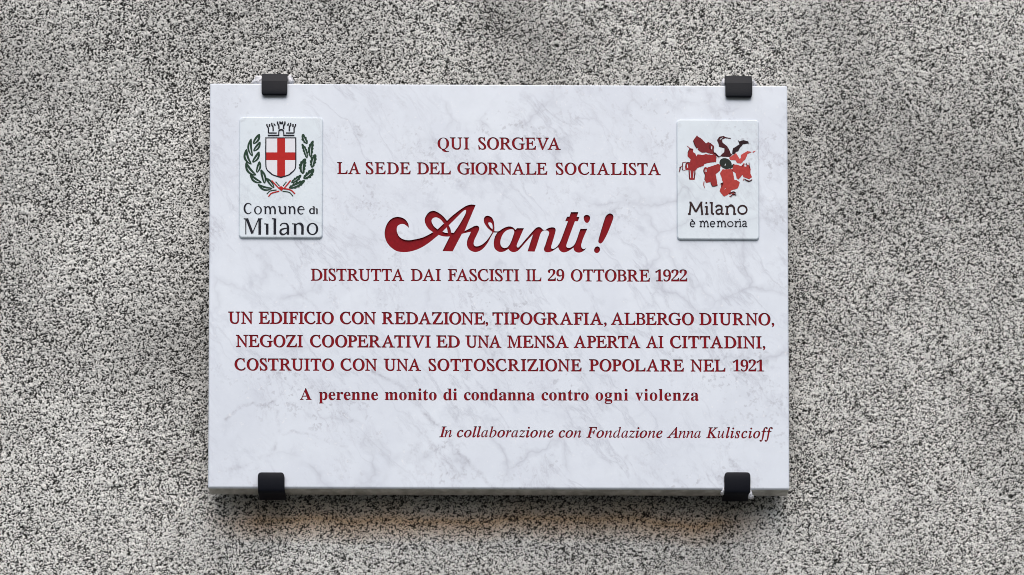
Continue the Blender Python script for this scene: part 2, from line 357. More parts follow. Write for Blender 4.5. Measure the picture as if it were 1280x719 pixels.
def build_wall():
    dx = 0.00106
    X0, X1, ZA, ZB = -0.78, 0.80, -0.49, 0.47
    nx, nz = int((X1 - X0) / dx), int((ZB - ZA) / dx)
    iso = band_noise(nx, nz, dx, 0.0026, 0.62, 3, 0, 1.0 / 1.25) + 0.95 * np.random.default_rng(77).standard_normal((nz, nx)).astype(np.float32)
    dia = band_noise(nx, nz, dx, 0.0030, 0.6, 5, -25, 1.5) + 0.75 * np.random.default_rng(78).standard_normal((nz, nx)).astype(np.float32)
    x = np.linspace(X0, X1, nx, dtype=np.float32)[None, :]; z = np.linspace(ZA, ZB, nz, dtype=np.float32)[:, None]
    w = np.clip((-(x) - 0.10 + z * 0.7) / 0.35, 0, 1)
    r = iso * (1 - w) + dia * w; r /= np.sqrt((1 - w) ** 2 + w ** 2); r /= r.std()
    big = low_noise(nx, nz, dx, 0.022, 8); huge = low_noise(nx, nz, dx, 0.12, 9)
    mid = band_noise(nx, nz, dx, 0.0085, 0.5, 21, -12, 1.3)
    # chips of stone: nearest of a jittered set of seeds, each chip with its own tone and height
    cs = 0.0017; rng = np.random.default_rng(11); gx, gz = int((X1 - X0) / cs) + 6, int((ZB - ZA) / cs) + 6
    sx_ = rng.random((gz, gx), dtype=np.float32); sz_ = rng.random((gz, gx), dtype=np.float32)
    tone = rng.random((gz, gx), dtype=np.float32); rise = rng.random((gz, gx), dtype=np.float32)
    warp = 0.25 * cs
    u = (x - X0 + warp * r) / (cs * 1.25) + 2; v = (z - ZA + warp * mid) / cs + 2
    iu, iv = np.floor(u).astype(np.int32), np.floor(v).astype(np.int32)
    best = np.full((nz, nx), 9, np.float32); tn = np.zeros((nz, nx), np.float32); rs = np.zeros((nz, nx), np.float32)
    for a in (-1, 0, 1):
        for b_ in (-1, 0, 1):
            ju, jv = np.clip(iu + a, 0, gx - 1), np.clip(iv + b_, 0, gz - 1)
            d_ = (iu + a + sx_[jv, ju] - u) ** 2 + (iv + b_ + sz_[jv, ju] - v) ** 2
            m_ = d_ < best; best[m_] = d_[m_]; tn[m_] = tone[jv, ju][m_]; rs[m_] = rise[jv, ju][m_]
    chips = np.tanh(r * 1.3)
    h = 0.0007 * chips + 0.0009 * rs * (1 - np.clip(best * 1.6, 0, 1)) + 0.0002 * big + 0.0004 * huge + 0.0003 * mid
    stone = np.clip(0.57 + 0.22 * chips + 0.50 * (tn - 0.5) + 0.022 * mid + 0.015 * big + 0.012 * huge, 0, 1)
    V = np.empty((nz, nx, 3), np.float32); V[..., 0] = x; V[..., 1] = -h; V[..., 2] = z
    idx = np.arange(nx * nz, dtype=np.int32).reshape(nz, nx)
    q = np.stack([idx[:-1, :-1], idx[:-1, 1:], idx[1:, 1:], idx[1:, :-1]], -1).reshape(-1, 4)
    # surrounding, plainer part of the wall: a frame of quads and a body 25 cm thick
    BX, BZ0, BZ1 = 2.6, -1.6, 1.9
    ring = np.array([(X0, 0.001, ZA), (X1, 0.001, ZA), (X1, 0.001, ZB), (X0, 0.001, ZB),
                     (-BX, 0.001, BZ0), (BX, 0.001, BZ0), (BX, 0.001, BZ1), (-BX, 0.001, BZ1),
                     (-BX, 0.25, BZ0), (BX, 0.25, BZ0), (BX, 0.25, BZ1), (-BX, 0.25, BZ1)], np.float32)
    b0 = nx * nz
    rq = np.array([(4, 5, 1, 0), (5, 6, 2, 1), (6, 7, 3, 2), (7, 4, 0, 3), (4, 8, 9, 5), (5, 9, 10, 6), (6, 10, 11, 7), (7, 11, 8, 4), (8, 11, 10, 9)], np.int32) + b0
    verts = np.concatenate([V.reshape(-1, 3), ring]); quads = np.concatenate([q, rq])
    me = bpy.data.meshes.new('rough_cast_wall')
    me.vertices.add(len(verts)); me.vertices.foreach_set('co', verts.ravel())
    me.loops.add(quads.size); me.loops.foreach_set('vertex_index', quads.ravel())
    me.polygons.add(len(quads)); me.polygons.foreach_set('loop_start', np.arange(0, quads.size, 4, dtype=np.int32))
    me.polygons.foreach_set('use_smooth', np.concatenate([np.ones(len(q), bool), np.zeros(len(rq), bool)]))
    a = me.attributes.new('stone', 'FLOAT', 'POINT'); a.data.foreach_set('value', np.concatenate([stone.ravel(), np.full(12, .5, np.float32)]))
    a = me.attributes.new('relief', 'FLOAT', 'POINT'); a.data.foreach_set('value', np.concatenate([np.ones(b0, np.float32), np.zeros(12, np.float32)]))
    me.update(calc_edges=True); me.materials.append(M_WALL)
    o = bpy.data.objects.new('wall', me); o['kind'] = 'structure'
    o['label'] = 'rough grey and white speckled roughcast wall behind the marble plaque'; o['category'] = 'wall'
    finish(o)
build_wall()

# ------------------------------------------------------------------ glyphs (outlines of Blender's built-in serif letters, as loops in em units)
def mathch(ch, st):
    u, l, d = {'b': (0x1D400, 0x1D41A, 0x1D7CE), 'i': (0x1D434, 0x1D44E, 0x1D7CE)}[st]
    if 'A' <= ch <= 'Z': return chr(u + ord(ch) - 65)
    if 'a' <= ch <= 'z': return chr(l + ord(ch) - 97)
    if ch.isdigit(): return chr(d + ord(ch) - 48)
    return ch
def splines_of(s):
    c = bpy.data.curves.new('t', 'FONT'); c.body = s
    o = bpy.data.objects.new('t', c); C.objects.link(o)
    cu = o.to_curve(bpy.context.evaluated_depsgraph_get()); out = []
    for sp in cu.splines:
        B = sp.bezier_points; n = len(B); pts = []
        for i in range(n):
            a, b_ = B[i], B[(i + 1) % n]
            straight = (a.handle_right - a.co).cross(b_.co - a.co).length < 1e-6 and (b_.handle_left - b_.co).cross(b_.co - a.co).length < 1e-6
            K = 1 if straight else 5
            for k in range(K):
                t = k / K
                p = (1-t)**3*a.co + 3*(1-t)**2*t*a.handle_right + 3*(1-t)*t*t*b_.handle_left + t**3*b_.co
                if not pts or (Vector(pts[-1]) - p.xy).length > 8e-4: pts.append((p.x, p.y))
        if len(pts) > 2 and (Vector(pts[0]) - Vector(pts[-1])).length < 8e-4: pts.pop()
        out.append(pts)
    o.to_curve_clear(); bpy.data.objects.remove(o); bpy.data.curves.remove(c)
    return out
def grow(P, tx, ty):
    n = len(P); Q = []
    for i in range(n):
        a = Vector(P[i]) - Vector(P[i - 1]); b_ = Vector(P[(i + 1) % n]) - Vector(P[i])
        if a.length < 1e-9 or b_.length < 1e-9: Q.append(P[i]); continue
        a.normalize(); b_.normalize()
        n1, n2 = Vector((a.y, -a.x)), Vector((b_.y, -b_.x)); s = n1 + n2
        if s.length < 0.3: s = n1
        s = s / max(0.55, s.dot(n1))
        Q.append((P[i][0] - s.x * tx, P[i][1] - s.y * ty))
    return Q
def crosses(loops_a, loops_b=None):
    """do any two non-neighbouring edges of these loops meet?"""
    def edges(ls, tag):
        A, B_, I = [], [], []
        for li_, lp in enumerate(ls):
            n = len(lp)
            for i in range(n): A.append(lp[i]); B_.append(lp[(i + 1) % n]); I.append((tag, li_, i, n))
        return np.array(A), np.array(B_), I
    A, B_, I = edges(loops_a, 0); C_, D, J = (A, B_, I) if loops_b is None else edges(loops_b, 1)
    def orient(P, Q, R): return (Q[..., 0] - P[..., 0]) * (R[..., 1] - P[..., 1]) - (Q[..., 1] - P[..., 1]) * (R[..., 0] - P[..., 0])
    a, b_, c, d = A[:, None], B_[:, None], C_[None], D[None]
    X = (orient(a, b_, c) * orient(a, b_, d) < -1e-14) & (orient(c, d, a) * orient(c, d, b_) < -1e-14)
    if loops_b is not None: return bool(X.any())
    for p, q in zip(*np.nonzero(X)):
        if p >= q: continue
        if I[p][1] == I[q][1] and (q - p) in (1, I[p][3] - 1): continue
        return True
    return False
def tidy(P, dmin):
    """merge neighbouring points nearer than dmin"""
    Q = [P[0]]
    for p in P[1:]:
        if math.hypot(p[0] - Q[-1][0], p[1] - Q[-1][1]) < dmin: Q[-1] = ((p[0] + Q[-1][0]) / 2, (p[1] + Q[-1][1]) / 2)
        else: Q.append(p)
    if len(Q) > 3 and math.hypot(Q[0][0] - Q[-1][0], Q[0][1] - Q[-1][1]) < dmin: Q.pop()
    return Q
def grow_clean(loops, tx, ty):
    STEPS = 8
    for tries in range(10):
        out = [tidy(P, 0.009) for P in loops]
        for st in range(STEPS):
            new = []
            for P in out:
                Q = grow(P, tx / STEPS, ty / STEPS); n = len(P)
                flip = [(Vector(P[(i + 1) % n]) - Vector(P[i])).dot(Vector(Q[(i + 1) % n]) - Vector(Q[i])) <= 0 for i in range(n)]
                R, i = [], 0
                while i < n:
                    if flip[i] and i + 1 < n: R.append(((Q[i][0] + Q[i + 1][0]) / 2, (Q[i][1] + Q[i + 1][1]) / 2)); i += 2
                    else: R.append(Q[i]); i += 1
                new.append(tidy(R, 0.009))
            out = new
        if not crosses(out): break
        tx *= 0.85; ty *= 0.85
    else: return loops
    return out
def side_gap(la, lb, x_off):
    """smallest horizontal gap between two letters, over heights they share"""
    ra, lb_ = {}, {}
    for ls, dct, sgn in ((la, ra, 1), (lb, lb_, -1)):
        for lp in ls:
            for p, q in zip(lp, lp[1:] + lp[:1]):
                m_ = max(1, int(max(abs(p[1] - q[1]), abs(p[0] - q[0])) / 0.02))
                for t in range(m_ + 1):
                    x, y = p[0] + (q[0] - p[0]) * t / m_, p[1] + (q[1] - p[1]) * t / m_
                    for k_ in (-1, 0, 1):
                        b_ = round(y / 0.03) + k_; dct[b_] = max(dct.get(b_, -9), x * sgn)
    com = [-lb_[b_] + x_off - ra[b_] for b_ in ra if b_ in lb_]
    return min(com) if com else 0.2
_cache = {}
def glyph(ch, style):
    """loops, ink x0, ink x1, advance"""
    key = (ch, style)
    if key in _cache: return _cache[key]
    st, shear, tx, ty = 'b', 0.0, 0.0, 0.0
    if style.startswith('caps'):
        g = 0.0255 if style == 'caps' else 0.021
        if ch.isdigit(): tx, ty = 0.002, 0.006
        elif ch in ',': tx, ty = 0.014, 0.014
        elif ch == 'Q': tx, ty = -0.006, 0.004
        else: st, shear, tx, ty = 'i', math.tan(rad(15.5)), g, g
    elif style == 'lower': tx, ty = 0.006, 0.009
    elif style == 'italic': st, tx, ty = 'i', 0.021, 0.018
    s = mathch(ch, st)
    lp = splines_of(s)
    ref = splines_of('I'); both = splines_of(s + 'I')
    adv = max(p[0] for q in both for p in q) - max(p[0] for q in ref for p in q)
    area = lambda P: sum(P[i - 1][0] * P[i][1] - P[i][0] * P[i - 1][1] for i in range(len(P)))
    big = max(lp, key=lambda P: abs(area(P)))
    sg = 1 if area(big) < 0 else -1          # outer loops run clockwise in the built-in letters
    lp = grow_clean(lp, tx * sg, ty * sg)
    if shear and ch in 'AV':            # lean removed so that the apex stands over the middle of the feet
        top = max(p[1] for q in lp for p in q); bot = min(p[1] for q in lp for p in q); ya, yf = (top, bot) if ch == 'A' else (bot, top)
        f_ = [p[0] for q in lp for p in q if abs(p[1] - yf) < 0.035]; a_ = [p[0] for q in lp for p in q if abs(p[1] - ya) < 0.03]
        shear = ((min(a_) + max(a_)) / 2 - (min(f_) + max(f_)) / 2) / (ya - yf)
    lp = [[(x - y * shear, y) for x, y in P] for P in lp]
    xs = [p[0] for q in lp for p in q]
    _cache[key] = (lp, min(xs), max(xs), adv)
    return _cache[key]
CAP = {}
def cap_h(style):
    if style not in CAP:
        CAP[style] = max(p[1] for q in glyph('E' if style != 'italic' else 'F', style)[0] for p in q)
    return CAP[style]

def set_word(word, style, x0, x1, yb, cap_px):
    """places the letters of a word between two pixels measured on the photograph -> list of (char, loops in mm)"""
    A = at(x0, yb); B = at(x1, yb); w = (B[0] - A[0]) * SCL
    em = cap_px * 1.0185 / cap_h(style)
    G = [glyph(c, style) for c in word]; A0 = A
    pos = [0.0]
    for k in range(1, len(G)):          # spaced by the shapes, as a letter-cutter does
        a, b_ = G[k - 1], G[k]; x0_ = pos[-1] + a[2] - b_[1]        # ink boxes touching
        if style.startswith('caps'):
            sc_ = side_gap(a[0], b_[0], x0_ - pos[-1])
            want = 0.075 + 0.012 * ((word[k - 1] in 'ODQ') + (word[k] in 'OCGQ')) + (0.02 if word[k] == ',' else 0) - 0.01 * (word[k - 1] in 'TPFLE')
            pos.append(x0_ + want - 0.45 * sc_)
        else: pos.append(pos[-1] + a[3])
    nat = (pos[-1] + G[-1][2] - pos[0] - G[0][1]) * em
    ls = (w - nat) / (len(word) - 1) if len(word) > 1 else 0
    sx = 1.0
    for tries in range(20):             # keep a sliver of marble between neighbours
        gaps = [side_gap([[(x * sx, y) for x, y in P] for P in G[k][0]], [[(x * sx, y) for x, y in P] for P in G[k + 1][0]], (pos[k + 1] - pos[k]) * sx + ls / em) * em for k in range(len(G) - 1)]
        if not gaps or min(gaps) > 0.22: break
        sx *= 0.985; ls = (w - nat * sx) / (len(word) - 1)
    out = []
    for k, g in enumerate(G):
        ox = A[0] * SCL + (pos[k] - pos[0] - G[0][1]) * em * sx + ls * k; oz = A[1] * SCL
        out.append((word[k], [[(ox + px * em * sx, oz + py * em) for px, py in P] for P in g[0]]))
    return out, ls / em

LINES = [
 ('caps_light', 15.2, 186.6, 186.9, [('QUI', 546.8, 586.7), ('SORGEVA', 597.7, 701.1)]),
 ('caps_light', 15.0, 217.4, 218.6, [('LA', 421.3, 450.9), ('SEDE', 457, 513.4), ('DEL', 521, 563.6), ('GIORNALE', 571.5, 684.3), ('SOCIALISTA', 694.6, 826.3)]),
 ('caps_light', 15.0, 350.7, 351.9, [('DISTRUTTA', 388.3, 505.5), ('DAI', 513.4, 551.3), ('FASCISTI', 559.6, 649.3), ('IL', 657.3, 676.8), ('29', 684.7, 705.5), ('OTTOBRE', 713.4, 812.6), ('1922', 819, 859.2)]),
 ('caps', 15.2, 404.5, 406.4, [('UN', 284.9, 316.4), ('EDIFICIO', 323.2, 417.4), ('CON', 424.7, 470), ('REDAZIONE,', 477, 610.3), ('TIPOGRAFIA,', 615.4, 758.4), ('ALBERGO', 763.4, 867.5), ('DIURNO,', 874, 967.9)]),
 ('caps', 15.2, 433.6, 435.3, [('NEGOZI', 294.7, 378.8), ('COOPERATIVI', 387.3, 538.6), ('ED', 545.3, 574.9), ('UNA', 581.6, 627), ('MENSA', 634, 711), ('APERTA', 717, 800.8), ('AI', 807.3, 829.5), ('CITTADINI,', 837.4, 956.7)]),
 ('caps', 15.0, 462.8, 464.4, [('COSTRUITO', 293, 417.7), ('CON', 425.5, 471.4), ('UNA', 479.5, 526.5), ('SOTTOSCRIZIONE', 535.5, 727.2), ('POPOLARE', 736.2, 855.1), ('NEL', 863, 906.9), ('1921', 915.9, 955.2)]),
 ('lower', 14.6, 499.9, 500.9, [('A', 374.9, 390.2), ('perenne', 398.5, 472.6), ('monito', 480.9, 545.9), ('di', 554.2, 571.6), ('condanna', 579.9, 668.5), ('contro', 676.8, 736), ('ogni', 744.3, 785.3), ('violenza', 794, 873.5)]),
 ('italic', 13.4, 546.4, 547.8, [('In', 548.8, 565), ('collaborazione', 571, 692.2), ('con', 698.2, 726.7), ('Fondazione', 732.7, 828.3), ('Anna', 833.2, 876.1), ('Kuliscioff', 882.5, 966.1)]),
]
letters = []        # (line number, char, loops)
for li, (style, cap, y0, y1, words) in enumerate(LINES):
    xa, xb = words[0][1], words[-1][2]
    for w_, x0, x1 in words:
        yb = y0 + (y1 - y0) * (x0 - xa) / (xb - xa)
        res, ls = set_word(w_, style, x0, x1, yb, cap)
        letters += [(li, c, l) for c, l in res]

# the large script word, traced as outlines (crop coordinates, scale 10.575 from (ox, 252))
def tr(ox, pts): return [(ox + p[0] / 10.575, 252 + p[1] / 10.575) + tuple(p[2:]) for p in pts]
k = 1
OUT = (tr(476, [(372,350,k),(365,300),(335,250),(290,218),(220,202),(155,220),(100,268),(65,335),(50,415),(60,490),(90,555),(140,610),(210,655),(300,670),(390,661),(480,635),(570,590),(650,535),(715,483),(765,442,k)])
 + tr(536, [(180,458),(230,464),(277,462,k),(180,656,k),(315,660,k),(437,428,k),(500,412),(555,400,k),(540,440),(512,500),(503,560),(515,610),(550,648),(610,668),(670,655),(725,615),(780,545),(820,470)])
 + tr(590, [(285,410,k),(310,411),(335,410,k),(308,455),(291,510),(288,570),(300,620),(335,655),(375,668),(425,660),(482,628,k),(505,655),(545,670),(590,660),(628,632),(700,550),(760,483),(806,435,k)])
 + tr(640, [(205,660,k),(298,663,k),(325,590),(352,505),(380,420),(410,388),(450,383),(480,392),(490,420),(465,495),(438,580),(422,625),(432,658),(475,672),(520,662),(570,632),(610,605,k),(628,642),(660,668),(700,672),(750,652),(812,610,k)])
 + tr(695, [(240,645),(270,670),(310,676),(350,662),(385,635),(402,612,k),(382,624),(360,628),(340,612),(333,580),(345,530),(362,480),(415,360,k),(322,362,k),(300,425),(275,500),(248,560),(220,592),(180,612),(152,610),(138,595),(142,560),(250,262,k),(290,262,k),(310,203,k),(275,203,k),(296,140,k),(198,140,k),(177,201,k),(146,201,k),(120,261,k),(158,261,k),(115,375),(62,515),(40,560)])
 + tr(640, [(590,600),(552,623),(525,622),(518,600),(530,555),(555,470),(577,385),(568,350),(530,341),(480,352),(433,382,k),(410,372),(382,345),(350,337),(318,350),(270,398),(180,500),(88,605),(67,603),(64,575),(100,485),(158,352,k),(66,352,k),(46,376,k)])
 + tr(590, [(545,345),(500,329),(450,338),(400,362),(358,391),(330,395),(296,391,k),(296,330),(286,260),(260,210),(208,188),(170,202),(155,243),(168,295),(205,347),(240,380),(270,403,k),(240,452),(190,520),(130,570),(70,592),(35,585),(22,555),(33,505),(62,445),(95,368),(92,335),(65,319),(30,325),(0,341)])
 + tr(536, [(530,362),(474,390,k),(620,45,k),(560,40),(500,55),(440,90),(370,142),(300,198),(240,255,k),(200,205),(150,162),(100,133)])
 + tr(476, [(690,122),(640,140),(600,185),(580,240),(592,300),(630,360),(690,406,k),(620,445),(540,480),(450,500),(370,512),(300,500),(250,470),(220,420),(211,365),(222,325),(258,301),(305,300),(342,322)]))
CTR = [tr(476, [(750,368,k),(705,330),(678,285),(672,245),(697,217),(740,211),(790,238),(834,290,k)]),
       tr(536, [(238,342,k),(182,397,k),(215,412),(252,416,k)]),
       tr(536, [(264,314,k),(340,240),(420,160),(468,117),(490,114),(490,145),(468,195),(400,312),(330,414,k),(298,412,k),(285,360)]),
       tr(590, [(215,285),(238,276),(262,292),(272,328),(271,369,k),(238,335)]),
       tr(590, [(508,368),(545,372),(558,400),(545,450),(512,540),(475,598),(435,615),(395,600),(376,560),(380,500),(410,430),(455,385)])]
DOTS = [[tr(695, [(365,215),(380,185),(408,176),(440,188),(452,215),(440,260),(415,283),(385,272)])],
        [tr(695, [(710,157),(745,170),(760,205),(745,260),(690,400),(640,500),(605,548),(580,555),(560,535),(565,490),(600,370),(640,240),(665,185)])],
        [tr(695, [(548,593),(575,608),(582,640),(565,672),(535,682),(508,665),(505,630),(522,603)])]]
def to_mm(lp, y=-T):
    o = []
    for p in lp:
        q = at(p[0], p[1], y); o.append((q[0] * SCL, q[1] * SCL))
    return o
script = [[to_mm(smooth_loop(l, 6)) for l in [OUT] + CTR]] + [[to_mm(smooth_loop(l, 6)) for l in d] for d in DOTS]

# ------------------------------------------------------------------ the marble plaque
plaque = empty('marble_plaque', (0, -GAP, -H / 2), 'white veined marble plaque with red engraved Italian inscription, held on the rough wall', 'plaque')
def rrect(w, h, r, n=5):
    o = []
    for cx, cz, a0 in ((w/2-r, h/2-r, 0), (-w/2+r, h/2-r, 90), (-w/2+r, -h/2+r, 180), (w/2-r, -h/2+r, 270)):
        for k_ in range(n + 1):
            a = rad(a0 + 90 * k_ / n); o.append((cx + r * math.cos(a), cz + r * math.sin(a)))
    return o
def slab_mesh(name, cx, cz, w, h, rc, yf, yb, bev, mat, parent, holes=(), bevn=5, label=None, cuts=()):
    prof = [(bev * (1 - math.sin(rad(90 * k_ / bevn))), bev * (1 - math.cos(rad(90 * k_ / bevn)))) for k_ in range(bevn + 1)]
    V, F = [], []; rings = []
    front = rrect(w - 2 * bev, h - 2 * bev, max(rc - bev, rc * 0.35)); m_ = len(front)
    for ins, dy in prof + [(0, yb - yf)]:
        b0 = len(V); V += [(cx + x, yf + dy, cz + z) for x, z in rrect(w - 2 * ins, h - 2 * ins, max(rc - ins, rc * 0.35))]; rings.append(b0)
    for a, b_ in zip(rings, rings[1:]):
        F += [(a + i, a + (i + 1) % m_, b_ + (i + 1) % m_, b_ + i) for i in range(m_)]
    F.append(tuple(rings[-1] + i for i in range(m_)))
    ns = len(F)
    fr = [((cx + x) * SCL, (cz + z) * SCL) for x, z in front]
    for hi, lo_ in zip([1e6] + list(cuts), list(cuts) + [-1e6]):       # filled in strips, so that the filler stays reliable
        Pz = fr
        for lim, keep in ((hi, -1), (lo_, 1)):
            Q = []
            for a, b_ in zip(Pz, Pz[1:] + Pz[:1]):
                ia, ib = (a[1] - lim) * keep >= 0, (b_[1] - lim) * keep >= 0
                if ia: Q.append(a)
                if ia != ib:
                    t = (lim - a[1]) / (b_[1] - a[1]); Q.append((a[0] + (b_[0] - a[0]) * t, lim))
            Pz = Q
        v2, f = fill([Pz] + [l for l in holes if lo_ < l[0][1] < hi])
        b0 = len(V); V += [(x / SCL, yf, z / SCL) for x, z in v2]; F += [tuple(i + b0 for i in q) for q in f]
    o = mesh_obj(name, V, F, mat, parent, label=label)
    sm = [i < ns - 1 for i in range(len(F))]; o.data.polygons.foreach_set('use_smooth', sm)
    if isinstance(mat, list):
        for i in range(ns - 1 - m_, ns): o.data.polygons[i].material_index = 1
    bm = bmesh.new(); bm.from_mesh(o.data); bmesh.ops.recalc_face_normals(bm, faces=bm.faces); bm.to_mesh(o.data); bm.free()
    return o
holes = [l for _, _, ls_ in letters for l in ls_] + [l for ls_ in script for l in ls_]
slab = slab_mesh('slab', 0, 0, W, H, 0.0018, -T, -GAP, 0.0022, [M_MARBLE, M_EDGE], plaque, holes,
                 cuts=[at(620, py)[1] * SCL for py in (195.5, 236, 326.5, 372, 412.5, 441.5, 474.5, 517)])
line_text = [' '.join(w_[0] for w_ in ln[4]) for ln in LINES]
kinds = {'caps': 'engraved red capitals', 'caps_light': 'engraved red capitals', 'lower': 'engraved red serif letters', 'italic': 'engraved red italic letters'}
for li, ln in enumerate(LINES):
    x_, z_ = at(ln[4][0][1], ln[2])
    lo = empty('inscription_line', (x_, -T, z_), '%s reading "%s"' % (kinds[ln[0]], line_text[li]), parent=plaque)
    for l2, c, ls_ in letters:
        if l2 == li: tray('comma' if c == ',' else 'letter', ls_, -T, 0.0007, M_RED, lo)
x_, z_ = at(482, 315)
av = empty('script_word', (x_, -T, z_), 'large engraved dark red script word "Avanti!"', parent=plaque)
tray('joined_letters', script[0], -T, 0.0014, M_RED, av)
for nm, s_ in zip(('dot', 'exclamation_stroke', 'exclamation_dot'), script[1:]): tray(nm, s_, -T, 0.0014, M_RED, av)

# ------------------------------------------------------------------ the two small tiles
TT = 0.0024
YT = -T - TT
def tile(px0, py0, px1, py1, label, name):
    a = at(px0, py0, YT + .001); b_ = at(px1, py1, YT + .001)
    cx, cz, w, h = (a[0] + b_[0]) / 2, (a[1] + b_[1]) / 2, b_[0] - a[0], a[1] - b_[1]
    r = empty('emblem_tile', (cx, -T, cz - h / 2), label, 'plate', 'marble tiles glued on the plaque')
    slab_mesh('tile_body', cx, cz, w, h, 0.0045, YT, -T - 0.00005, 0.0017, M_TILE, r)
    return r
t1 = tile(299.2, 146.6, 403.2, 298.2, 'small glossy tile with the red-cross city crest, at the left of the marble plaque', 'l')
t2 = tile(845.8, 149.6, 949.2, 300.2, 'small glossy tile with the red flower emblem, at the right of the marble plaque', 'r')
def conv(ox, oy, s): return lambda lp: to_mm([(ox + p[0] / s, oy + p[1] / s) for p in lp], YT)

# crest: mural crown
cc = conv(325, 146, 23.96)
def mir(pts): return [(1274 - p[0],) + tuple(p[1:]) for p in pts]
cr = []
for s_, w_ in (([(208,218),(207,262),(252,345),(254,492)], 30), ([(254,490),(500,490)], 26), ([(285,225),(285,302)], 36),
               ([(355,188),(353,245),(393,310),(395,432)], 30), ([(527,150),(525,200),(567,282),(566,368)], 32)):
    for q in (s_, mir(s_)): cr.append([cc(ribbon(q, w_ * 1.28, sm=False))])
for q in ([(410,188),(410,260),(475,260)], ): cr += [[cc(q)], [cc(mir(q))]]
cr.append([cc([(580,150),(580,217),(694,217),(694,150),(660,150),(637,180),(613,150)])])
cr.append([cc(ribbon([(235,562),(563,562)], 26, sm=False))]); cr.append([cc(ribbon([(711,562),(1030,562)], 26, sm=False))])
cr.append([cc(ribbon([(563,572),(563,460),(578,415),(637,392),(696,415),(711,460),(711,572)], 28, sm=True))])
cx_, cz_ = at(351, 245, YT)
crest = empty('crest', (cx_, YT, cz_), 'black, red and green crest of crown, cross shield and wreath', parent=t1)
sheet('crown', cr, YT, M_BLACKINK, crest)
# shield
def shield(i):
    x0, x1, y0 = 331.6 + i, 370.4 - i, 171.9 + i
    return ([(x0, y0, 1), (x1, y0, 1), (x1, 206), (x1 - 1.2, 212), (x1 - 6, 217.2 - i * .7), (361, 219.6 - i), (351.1, 222.8 - i * 1.1, 1),
             (341.2, 219.6 - i), (x0 + 6, 217.2 - i * .7), (x0 + 1.2, 212), (x0, 206)])
sh = lambda i: to_mm(smooth_loop([p if len(p) > 2 else p for p in shield(i)], 5), YT)
def clip_shield(x0, x1, y0, y1, i):
    """part of the shield's inside between two x and two y lines, by clipping its outline"""
    P = smooth_loop(shield(i), 5)
    for ax, lim, keep in ((0, x0, 1), (0, x1, -1), (1, y0, 1), (1, y1, -1)):
        Q = []
        for a, b_ in zip(P, P[1:] + P[:1]):
            ia, ib = (a[ax] - lim) * keep >= 0, (b_[ax] - lim) * keep >= 0
            if ia: Q.append(a)
            if ia != ib:
                t = (lim - a[ax]) / (b_[ax] - a[ax]); Q.append((a[0] + (b_[0] - a[0]) * t, a[1] + (b_[1] - a[1]) * t))
        P = Q
    return to_mm(P, YT)
sheet('shield_outline', [[sh(0), sh(1.5)]], YT, M_BLACKINK, crest)
sheet('shield_field', [[clip_shield(330, 346.5, 170, 190.7, 1.5)], [clip_shield(356.4, 372, 170, 190.7, 1.5)], [clip_shield(330, 346.5, 200.5, 225, 1.5)], [clip_shield(356.4, 372, 200.5, 225, 1.5)]], YT, M_WHITE, crest)
sheet('cross', [[clip_shield(330, 372, 190.7, 200.5, 1.5)], [clip_shield(346.5, 356.4, 170, 225, 1.5)]], YT, M_CROSS, crest)
# wreath: laurel at the left, oak at the right, every leaf a piece of its own
def leaf_shape(tip, base, w, lobes=0, bend=0.0, asym=0.0):
    w = w * (1.5 if not lobes else 1.3)
    t, b_ = Vector(tip), Vector(base); ax = t - b_; ln = ax.length; u = ax / ln; n_ = Vector((-u.y, u.x))
    def P(s, off): return tuple(b_ + u * ln * s + n_ * (off + bend * ln * math.sin(math.pi * s)))
    K = 44 if lobes else 20
    up, dn = [], []
    for i in range(K + 1):
        s = i / K
        hw = w / 2 * (math.sin(math.pi * min(1, s * 0.97 + 0.02)) ** 0.62)
        if lobes:
            ph = s * lobes; saw = (ph % 1.0); hw *= 0.74 + 0.42 * (saw if saw < 0.8 else (1 - saw) * 4)
        up.append(P(s, hw)); dn.append(P(s, -hw))
    outer = up + dn[::-1][1:-1]
    sw = (0.20 if not lobes else 0.12) * w / 2
    hole = [P(0.10 + 0.62 * i / 8, sw * math.sin(math.pi * i / 8) ** 0.7) for i in range(9)] + [P(0.10 + 0.62 * i / 8, -sw * math.sin(math.pi * i / 8) ** 0.7) for i in range(7, 0, -1)]
    return [outer, hole]
la = conv(300, 160, 7.98); oa = conv(350, 160, 7.98)
LAUREL = [((196,60),(132,160),34,.05),((203,138),(134,232),30,.07),((112,106),(124,285),32,-.12),((192,236),(124,345),32,.08),((64,210),(112,365),36,-.16),
          ((196,332),(166,447),30,.06),((58,340),(160,474),36,-.14),((208,415),(246,556),32,.06),((98,460),(215,547),32,-.12),((254,498),(340,600),28,.05),((176,562),(322,605),30,-.14)]
for tp, bs, w_, bd in LAUREL: sheet('laurel_leaf', [[la(q) for q in leaf_shape(tp, bs, w_, 0, bd)]], YT, M_GREEN, crest)
OAK = [((225,60),(272,160),42,3,-.06),((330,126),(308,298),44,5,-.08),((218,158),(270,304),36,5,.05),((354,262),(318,398),50,4,-.04),((252,304),(226,460),56,5,-.10),
       ((338,408),(234,508),54,4,.06),((212,470),(112,548),38,4,.04),((250,524),(88,600),46,5,.04)]
for tp, bs, w_, lb, bd in OAK: sheet('oak_leaf', [[oa(q) for q in leaf_shape(tp, bs, w_, lb, bd)]], YT, M_GREEN, crest)
gr, rd = [], []
gr += [[la(ribbon([(355,537),(395,582)], 9, sm=False))], [oa(ribbon([(30,580),(64,538)], 9, sm=False))], [la(ribbon([(268,660),(300,630),(365,619)], 9))], [oa(ribbon([(25,632),(95,645),(130,682)], 9))]]
